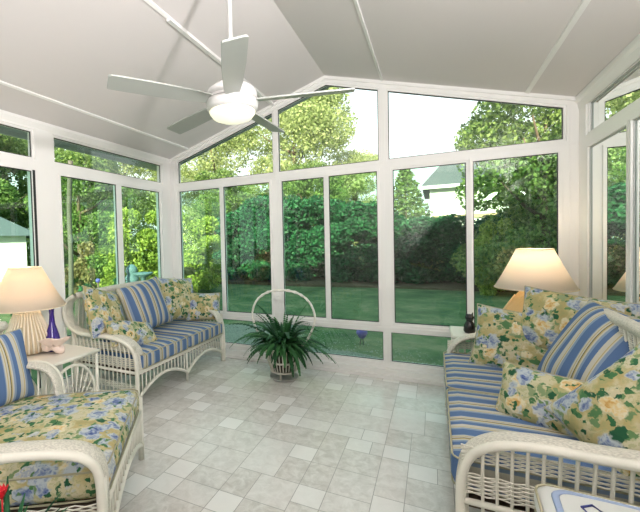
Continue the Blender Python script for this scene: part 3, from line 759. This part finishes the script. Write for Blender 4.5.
def pillow(label, group, c, w_, h_, t_, normal, up, mat, pip=True, name='throw_pillow', roll=0):
    n = 26; mb = MB(); vs = []; fs = []
    def P(u, v, sg):
        e = 1-.07*(1-v*v)*abs(u)**3; g = 1-.07*(1-u*u)*abs(v)**3
        th = t_*.5*max(0, (1-u**4)*(1-v**4))**.55*(.72+.28*math.cos(u*1.4)*math.cos(v*1.4))
        th *= 1+.05*math.sin(5*u+3*v)
        return (u*e*w_/2, v*g*h_/2, sg*th)
    for sg in (1, -1):
        for i in range(n+1):
            for j in range(n+1):
                u = math.sin((i/n*2-1)*PI/2); v = math.sin((j/n*2-1)*PI/2); vs.append(P(u, v, sg))
    o_ = (n+1)**2
    for i in range(n):
        for j in range(n):
            a, b, c2, d = i*(n+1)+j, (i+1)*(n+1)+j, (i+1)*(n+1)+j+1, i*(n+1)+j+1
            fs += [(a, b, c2, d), (o_+d, o_+c2, o_+b, o_+a)]
    mb.add(vs, fs, True)
    o = mb.build(name, mat)
    if pip:
        ed = [P(math.sin((i/n*2-1)*PI/2), -1, 1) for i in range(n)]+[P(1, math.sin((i/n*2-1)*PI/2), 1) for i in range(n)]+[P(-math.sin((i/n*2-1)*PI/2), 1, 1) for i in range(n)]+[P(-1, -math.sin((i/n*2-1)*PI/2), 1) for i in range(n)]
        MB().tube(ed, .0048, 5, closed=True).build('piping', PIPING, o)
    z = Vector(normal).normalized(); y = Vector(up); y = (y-z*y.dot(z)).normalized(); x = y.cross(z)
    M = Matrix((x, y, z)).transposed().to_4x4() @ Matrix.Rotation(math.radians(roll), 4, 'Z'); M.translation = Vector(c)
    o.matrix_world = M
    tag(o, label, 'pillow', group); return o
FL = [floral_mat('floral_fabric_%s' % c, i+1, base=b_, blue=bl) for i, (c, b_, bl) in enumerate([('a', (.66, .60, .38), 1.0), ('b', (.64, .61, .44), 1.05), ('c', (.62, .60, .42), 1.0)])]

# left loveseat
loveseat((0.005, -1.60, 0), 0, 1.42, 'white wicker loveseat with striped seat cushions along the left windows', STRIPE_T)
G1 = 'pillows on the left loveseat'
pillow('square floral pillow leaning in the near corner of the left loveseat', G1, (.31, -1.42, .74), .54, .48, .20, (.85, .30, .30), (-.3, 0, 1), FL[0], roll=-10)
pillow('blue striped square pillow in the middle of the left loveseat back', G1, (.36, -.93, .735), .56, .52, .20, (.93, -.1, .30), (-.3, 0, 1), STRIPE_U, roll=6)
pillow('square floral pillow with a peaked corner at the far half of the left loveseat', G1, (.36, -.42, .735), .56, .50, .20, (.9, -.2, .28), (-.3, 0, 1), FL[1], roll=-10)
pillow('small floral pillow against the far arm of the left loveseat', G1, (.60, -.21, .62), .40, .33, .15, (.62, -.70, .30), (0, .2, 1), FL[0], roll=4)
pillow('small floral oblong pillow lying on the left loveseat seat', G1, (.58, -1.36, .56), .54, .27, .17, (.7, .05, .62), (-.5, 0, 1), FL[2], roll=-16)
# right loveseat
loveseat((3.965, -.50, 0), PI, 1.70, 'white wicker loveseat with striped seat at the right, near arm cut by the frame', STRIPE_T)
G2 = 'pillows on the right loveseat'
pillow('floral pillow propped against the far arm of the right loveseat', G2, (3.58, -.82, .635), .60, .44, .20, (-.15, -1, .35), (0, .3, 1), FL[1], roll=-9)
pillow('floral pillow behind the others along the right loveseat back', G2, (3.82, -.95, .80), .62, .40, .19, (-.45, -.80, .25), (.1, .2, 1), FL[0], roll=-6)
pillow('large blue striped pillow leaning on the right loveseat back', G2, (3.80, -1.40, .72), .58, .56, .24, (-.80, -.35, .50), (.5, 0, 1), STRIPE_U, roll=4)
pillow('small floral pillow with white roses on the right loveseat seat', G2, (3.52, -1.66, .56), .42, .29, .18, (-.45, -.80, .40), (.2, .2, 1), FL[2], roll=3)
pillow('large floral pillow nearest the camera on the right loveseat', G2, (3.80, -1.94, .64), .54, .50, .24, (-.55, -.72, .45), (.3, .2, 1), FL[1], roll=62)

# armchair in the left foreground (faces the room's centre)
ang = math.atan2(.55, .83); bx_, by_ = 1.353, -2.12
cu = Vector((math.cos(ang), math.sin(ang), 0))
org = Vector((bx_, by_, 0))-cu*.85
ac = empty('wicker_armchair', org, ang); tag(ac, 'white wicker armchair with floral seat cushion in the left foreground', 'armchair')
arm(ac, -.92, -1, 'near'); arm(ac, .0, 1, 'short')
leg(ac, .85, 0, .40); leg(ac, .85, -.90, .45); leg(ac, .06, 0, .6); leg(ac, .06, -.92, .6)
apron(ac, .85, 0, -.90, 1)
backrest(ac, -.92, 0, .06, .90)
MB().box((.05, -.90, .275), (.84, -.02, .30)).build('seat_deck', DECK, ac)
box_cushion('seat_cushion', floral_mat('floral_seat_fabric', 5, (.66, .62, .42), .95), .06, .86, -.875, -.005, .325, .475, ac, .06, .022)
p_ = Vector((.08, -.16, .67)); p_ = org+cu*p_.x+Vector((-math.sin(ang), math.cos(ang), 0))*p_.y+Vector((0, 0, p_.z))
pillow('blue striped pillow standing in the armchair corner at the left edge', None, p_, .42, .42, .15, (.9, .05, .25), (-.2, 0, 1), STRIPE_U, roll=0)

# end table left
def end_table(loc, sx_, sy, h, label, faces):
    e = empty('end_table', loc); tag(e, label, 'table')
    tp = MB().box((0, 0, h-.022), (sx_, sy, h)).build('tabletop', plain('pale_tabletop', (.76, .70, .62), .35), e, bevel=.004)
    ed = MB()
    for (a, b) in (((0, 0), (sx_, 0)), ((sx_, 0), (sx_, sy)), ((sx_, sy), (0, sy)), ((0, sy), (0, 0))): ed.tube([(a[0], a[1], h-.012), (b[0], b[1], h-.012)], .013, 8)
    ed.build('edge_rail', CANE, e)
    for a in (.012, sx_-.012):
        for b in (.012, sy-.012): MB().tube([(a, b, 0), (a, b, h-.02)], .013, 8).build('leg', CANE, e)
    fn = MB()
    for ax in faces:
        L = sy if ax == 'x' else sx_
        def Q(t, z): return (sx_-.012, t, z) if ax == 'x' else (t, .012, z)
        c = L/2; R = L/2-.03; zb = .20; hh = h-.06-zb
        fn.tube([Q(c-R*math.cos(PI*i/18), zb+hh*math.sin(PI*i/18)**.75) for i in range(19)], .011, 8)
        for i in range(1, 12):
            a = PI*i/12; fn.tube([Q(c-.03*math.cos(a), zb), Q(c-R*math.cos(a), zb+hh*math.sin(a)**.75)], .0055, 5)
        fn.tube([Q(.012, zb), Q(L-.012, zb)], .011, 8)
    fn.build('fan_panel', CANE, e)
    return e
end_table((.20, -2.38, 0), .585, .45, .60, 'small white wicker end table beside the left loveseat, holding the lamp', ('x', 'y'))
end_table((3.17, -.435, 0), .70, .385, .56, 'white end table in the right back corner behind the pillows', ('y',))

def table_lamp(loc, rb, rt, z0, z1, kind, label, watts):
    e = empty('table_lamp', loc); tag(e, label, 'lamp')
    sm = shade_mat('pleated_shade_fabric', (.90, .80, .68) if kind == 'ribbed' else (.90, .84, .76), .55)
    prof = [(rb, z0), (rb-(rb-rt)*.35, z0+(z1-z0)*.32), (rb-(rb-rt)*.7, z0+(z1-z0)*.67), (rt, z1)]
    sh_ = MB().open_lathe(prof, seg=48).build('lamp_shade', sm, e)
    so = sh_.modifiers.new('solid', 'SOLIDIFY'); so.thickness = .003
    rm = MB()
    TR_ = plain('shade_trim', (.85, .72, .52), .7)
    for nm_, r_2, z in (('bottom_rim', rb, z0), ('top_rim', rt, z1)): MB().tube([(r_2*math.cos(i*PI/20), r_2*math.sin(i*PI/20), z) for i in range(40)], .004, 5, closed=True).build(nm_, TR_, sh_)
    MB().tube([(0, 0, z0-.06), (0, 0, z0+.12)], .012).build('lamp_stem', plain('brass', (.6, .45, .2), .3, metal=1), e)
    bl = MB().lathe([(0, 0), (.022, .01), (.03, .04), (.022, .07), (0, .08)], (0, 0, z0+.1), 16).build('bulb', plain('bulb_glass', (1, .9, .7), .3, emit=((1, .72, .42), 3)), e)
    pt = bpy.data.lights.new('lamp_glow', 'POINT'); pt.energy = watts; pt.color = (1, .76, .52); pt.shadow_soft_size = .04
    po = bpy.data.objects.new('lamp_glow', pt); COL.objects.link(po); po.parent = e; po.location = (0, 0, z0+.24 if kind != 'ribbed' else z0+.2)
    if kind == 'ribbed':
        bs = MB(); H = z0
        body = [(.12, 0), (.165, .02), (.168, .06), (.15, .13), (.12, .2), (.09, .27), (.075, .31), (.04, .32), (0, .32)]
        bs.lathe([(r_2*.95, z) for r_2, z in body], seg=24)
        b = bs.build('lamp_base', plain('tan_reed', (.62, .50, .33), .6), e)
        rb_ = MB()
        for i in range(34):
            a = i*2*PI/34; rb_.tube([(r_2*math.cos(a), r_2*math.sin(a), z) for r_2, z in catmull([(q[0], q[1], 0) for q in body[1:7]], 3) and [(q[0], q[1]) for q in body[1:7]]], .0075, 5)
        rb_.build('ribs', plain('pale_reed', (.82, .74, .60), .55), b)
    else:
        H = z0-.02
        b = MB().lathe([(.10, 0), (.13, .03), (.205, H*.55), (.12, H-.04), (.09, H), (0, H)], seg=6, smooth=False).build('lamp_base', plain('tan_rattan', (.66, .44, .20), .5, bump=(60, .5), var=.15, vscale=12), e)
        rn = MB()
        for i in range(6):
            a = i*PI/3; rn.tube([(.13*math.cos(a), .13*math.sin(a), .03), (.207*math.cos(a), .207*math.sin(a), H*.55), (.122*math.cos(a), .122*math.sin(a), H-.04)], .008, 6)
        rn.build('edge_cane', plain('light_rattan', (.72, .54, .30), .5), b)
    return e
table_lamp((.345, -2.185, .60), .262, .108, .335, .625, 'ribbed', 'lit table lamp with ribbed gourd base on the left end table', 4)
table_lamp((3.735, -.31, .56), .262, .118, .40, .70, 'hex', 'lit table lamp with faceted rattan base in the right corner', 4)
# violet bottle, shell, black figurine
b_ = MB().lathe([(0, 0), (.045, 0), (.058, .02), (.058, .06), (.045, .12), (.022, .20), (.016, .27), (.018, .30), (.02, .31), (0, .31)], seg=24).build('glass_bottle', plain('cobalt_violet_glass', (.045, .02, .22), .08, .8), loc=(.49, -2.09, .60))
tag(b_, 'slender dark violet bottle behind the shell on the left end table', 'bottle')
def shell():
    mb = MB(); pts = []
    for i in range(30):
        t = i/29; a = t*4.6*PI; rr = .012+.045*t*t; pts.append((rr*math.cos(a)*.8-.0+.05*(1-t), rr*math.sin(a), .04+.02*math.sin(a)+.0*t))
    mb.tube(pts, [.008+.032*(i/29)**1.6 for i in range(30)], 12)
    # flared lip
    n = 12; vs = []; fs = []
    for i in range(n+1):
        for j in range(6):
            a = -1.3+2.6*i/n; r_2 = .03+.016*j; vs.append((-.03-r_2*math.cos(a)*.9, r_2*math.sin(a)*1.05, .045+.02*math.cos(a)+.012*j+.006*math.sin(5*a)))
    for i in range(n):
        for j in range(5): fs.append((i*6+j, (i+1)*6+j, (i+1)*6+j+1, i*6+j+1))
    mb.add(vs, fs, True)
    for i in range(6): a = i*1.05; mb.tube([(.03*math.cos(a), .03*math.sin(a), .06), (.055*math.cos(a), .055*math.sin(a), .085)], [.012, .003], 6)
    return mb
b_ = shell().build('conch_shell', plain('pink_shell', (.88, .70, .62), .35, var=.12, vscale=15), loc=(.60, -2.15, .605)); b_.scale = (.95, .95, 1.1); b_.rotation_euler = (0, 0, 2.4)
so = b_.modifiers.new('solid', 'SOLIDIFY'); so.thickness = .003
tag(b_, 'pale pink conch shell on the front of the left end table', 'shell')
fg = MB().lathe([(0, 0), (.035, 0), (.045, .02), (.042, .06), (.03, .09), (.022, .10), (.03, .115), (.034, .135), (.024, .155), (0, .16)], seg=20)
for sgn in (-1, 1): fg.tube([(sgn*.018, 0, .145), (sgn*.024, 0, .175)], [.011, .002], 6)
b_ = fg.build('cat_figurine', plain('black_glaze', (.012, .012, .014), .25), loc=(3.30, -.28, .56)); tag(b_, 'small black figurine on the right corner table beside the pillow', 'figurine')
# footstool cut by the lower right corner
fs_ = empty('footstool', (3.575, -2.475, .07), -.06); tag(fs_, 'white padded stool with a blue banded top in the lower right corner', 'stool')
WF = plain('white_canvas', (.66, .67, .64), .7)
box_cushion('stool_top', WF, -.24, .24, -.19, .19, .33, .43, fs_, .045, .012)
bd = MB(); R = .05
pts = []
for (cx2, cy2, a0) in ((.19-R, .14-R, 0), (-.19+R, .14-R, 90), (-.19+R, -.14+R, 180), (.19-R, -.14+R, 270)):
    for a in range(0, 91, 18): pts.append((cx2+R*math.cos(math.radians(a0+a)), cy2+R*math.sin(math.radians(a0+a)), .434))
bd.tube(pts, .011, 6, closed=True, flat=.35); bd.build('blue_band', plain('faded_blue_band', (.30, .38, .55), .8), fs_)
mk = MB(); mk.tube([(-.13, .06, .441), (-.10, .085, .441), (-.075, .05, .441), (-.12, .03, .441)], .004, 5, closed=True); mk.tube([(-.06, .05, .442), (-.03, .08, .442), (-.02, .045, .442)], .004, 5); mk.build('printed_mark', plain('navy_print', (.03, .04, .2), .8), fs_)
for a in (-.19, .19):
    for b in (-.14, .14): MB().tube([(a, b, -.07), (a, b, .34)], .016, 8).build('leg', CANE, fs_)

# ------------------------------------------------------------------ fern in a handled basket
bk = empty('handled_basket', (1.69, -.45, 0)); tag(bk, 'white-washed slatted basket with a tall hoop handle on the tile floor', 'basket')
SL_ = plain('whitewashed_twig', (.66, .62, .54), .6, var=.15, vscale=20)
bd = MB()
for i in range(30):
    a = i*2*PI/30; bd.tube([(.125*math.cos(a), .125*math.sin(a), .085), (.155*math.cos(a), .155*math.sin(a), .19), (.178*math.cos(a), .178*math.sin(a), .31)], .0065, 5)
for z, r_2 in ((.09, .128), (.19, .158), (.305, .18), (.32, .182)): bd.tube([(r_2*math.cos(i*PI/16), r_2*math.sin(i*PI/16), z) for i in range(32)], .009, 6, closed=True)
bd.build('basket_body', SL_, bk)
MB().lathe([(0, .095), (.115, .095), (.16, .28), (0, .28)], seg=24).build('liner', plain('dark_soil_liner', (.05, .045, .03), .9), bk)
hp = [(-.168, .31), (-.25, .40), (-.325, .55), (-.335, .66), (-.28, .78), (-.16, .86), (0, .885), (.16, .86), (.28, .78), (.335, .66), (.325, .55), (.25, .40), (.168, .31)]
hpath = catmull([(a*.94, a*.10, z) for a, z in hp], 6); hb = MB(); hb.tube(hpath, .0105, 8)
for s_ in (0, PI):
    hb.tube([p+Vector((0, .011*math.cos(i*1.1+s_), .011*math.sin(i*1.1+s_))) for i, p in enumerate(hpath)], .0055, 5)
hb.build('handle', plain('white_handle', (.80, .77, .70), .5), bk)
CLR = shade_mat('frosted_dish', (.62, .61, .58), .4)
MB().lathe([(0, .004), (.12, .004), (.14, .02), (.145, .03), (.14, .03), (.135, .022), (.12, .012), (0, .012)], seg=32).build('saucer', CLR, bk)
for i in range(3):
    a = i*2.1+.5; MB().tube([(.09*math.cos(a), .09*math.sin(a), .012), (.09*math.cos(a), .09*math.sin(a), .08)], .012, 8).build('foot', SL_, bk)
fn = MB(); rf_ = random.Random(3)
for i in range(230):
    a = rf_.random()*2*PI; Lf = rf_.uniform(.20, .46); el = rf_.uniform(.42, 1.4); wd = rf_.uniform(.014, .026)
    if rf_.random() < .06: Lf = .58
    st = Vector((.05*math.cos(a), .05*math.sin(a), .31)); dr = Vector((math.cos(a)*math.cos(el), math.sin(a)*math.cos(el), math.sin(el)))
    n = 16; pts = [st]; v = dr.copy(); g = rf_.uniform(1.3, 2.5)
    for q in range(n): pts.append(pts[-1]+v*(Lf/n)); v = (v+Vector((0, 0, -g/n))).normalized()
    for p in pts:
        if p.z < .03: p.z = .03
        if p.y > .36: p.y = .36+(p.y-.36)*.05
    sd = Vector((-math.sin(a), math.cos(a), 0)); tone = rf_.random()
    tw = rf_.uniform(-.5, .5); sdt = (sd*math.cos(tw)+Vector((0, 0, math.sin(tw)))).normalized()
    # rachis and saw-edged blade made of leaflets
    vs = []; fs = []
    for q in range(n):
        p, p2 = pts[q], pts[q+1]; t = q/n; wq = wd*math.sin(PI*min(1, .12+.88*t))**.6
        for s2 in (-1, 1):
            b = len(vs); vs += [p, p2, p+(p2-p)*1.05+sdt*s2*wq*.92+Vector((0, 0, -.004)), p+(p2-p)*.22+sdt*s2*wq]
            fs.append((b, b+1, b+2, b+3) if s2 > 0 else (b+3, b+2, b+1, b))
    fn.add(vs, fs, False, tone)
fo = fn.build('fern', leaf_mat('fern_leaf', (.010, .05, .02), (.06, .19, .06), .25, .4), loc=(1.69, -.45, 0))
tag(fo, 'dark green sword fern arching out of the basket on the floor', 'plant')

# ------------------------------------------------------------------ ceiling fan
fz = 2.155; fan = empty('ceiling_fan', (2.043, -2.05, fz)); tag(fan, 'white five-blade ceiling fan with a lit glass bowl on a long rod', 'ceiling fan')
FW = plain('fan_white', (.62, .61, .60), .3)
MB().tube([(0, 0, .10), (0, 0, ZR-fz-.01)], .0125, 12).build('downrod', FW, fan)
MB().lathe([(.06, ZR-fz), (.065, ZR-fz-.05), (.04, ZR-fz-.10), (.014, ZR-fz-.11)], seg=24).build('canopy', FW, fan)
MB().lathe([(0, .115), (.03, .115), (.055, .10), (.10, .085), (.132, .06), (.14, .045), (.14, .022), (.136, .02), (.136, .016), (.142, .014), (.145, -.012), (.141, -.04), (.131, -.055), (0, -.055)], seg=48).build('motor_housing', FW, fan)
MB().lathe([(.143, .003), (.146, .001), (.146, -.001), (.143, -.003)], seg=48).build('groove_shade_ring', plain('painted_groove_shade', (.35, .35, .34), .6), fan)  # raised grey ring; the shade of a groove painted as colour
MB().lathe([(.128, -.054), (.126, -.066), (.108, -.088), (.07, -.104), (0, -.112)], seg=40).build('light_bowl', plain('frosted_bowl', (.70, .69, .55), .4, emit=((1, .97, .72), .8)), fan)
BL = plain('blade_silver', (.40, .42, .39), .35)
for i in range(5):
    a = math.radians((16, 89.5, 158, 235.5, 300.5)[i])
    b = MB(); pts = [(.10, -.034), (.22, -.052), (.45, -.062), (.645, -.064), (.655, -.058), (.66, .035), (.65, .045), (.45, .05), (.22, .046), (.10, .034)]
    Rm = Matrix.Rotation(a, 3, 'Z') @ Matrix.Rotation(math.radians(13), 3, 'X')
    top = [Rm @ Vector((x, y, .004)) for x, y in pts]; bot = [Rm @ Vector((x, y, -.004)) for x, y in pts]
    n = len(pts); b.add(top+bot, [tuple(range(n)), tuple(range(2*n-1, n-1, -1))]+[(q, n+q, n+(q+1) % n, (q+1) % n) for q in range(n)])
    ob = b.build('blade', BL, fan)

# flowering plant in the lower left corner, in front of the armchair
pp_ = empty('potted_plant', (1.752, -3.195, 0)); pp_.scale = (.95, .95, 1.62); tag(pp_, 'dark leaved plant with a red flower at the lower left edge', 'plant')
MB().lathe([(0, 0), (.07, 0), (.09, .12), (.095, .13), (.08, .125), (0, .12)], seg=20).build('pot', plain('terracotta', (.35, .16, .09), .8), pp_)
lv = MB(); rl_ = random.Random(8)
for i in range(34):
    a = rl_.random()*2*PI; L_ = rl_.uniform(.14, .27); el = rl_.uniform(.7, 1.45); p = Vector((0, 0, .12)); v = Vector((math.cos(a)*math.cos(el), math.sin(a)*math.cos(el), math.sin(el))); sd = Vector((-math.sin(a), math.cos(a), 0)); P_ = []
    for q in range(8): P_.append(p.copy()); p += v*L_/7; v = (v+Vector((0, 0, -.13))).normalized()
    vs = []; 
    for q, c in enumerate(P_): w2 = .013*math.sin(PI*(q+.6)/8); vs += [c-sd*w2, c+sd*w2]
    lv.add(vs, [(2*q, 2*q+1, 2*q+3, 2*q+2) for q in range(7)], True, rl_.random())
lv.build('foliage', L_DARK, pp_)
fb2 = MB()
for i in range(9):
    a = i*2.4; fb2.add([(0, 0, .33), (.018*math.cos(a), .018*math.sin(a), .352), (.022*math.cos(a+.5), .022*math.sin(a+.5), .36), (.012*math.cos(a+.9), .012*math.sin(a+.9), .352)], [(0, 1, 2, 3)])
fb2.tube([(0, 0, .12), (0, 0, .335)], .003, 5)
fb2.build('flower', plain('red_petal', (.6, .01, .02), .5), pp_)
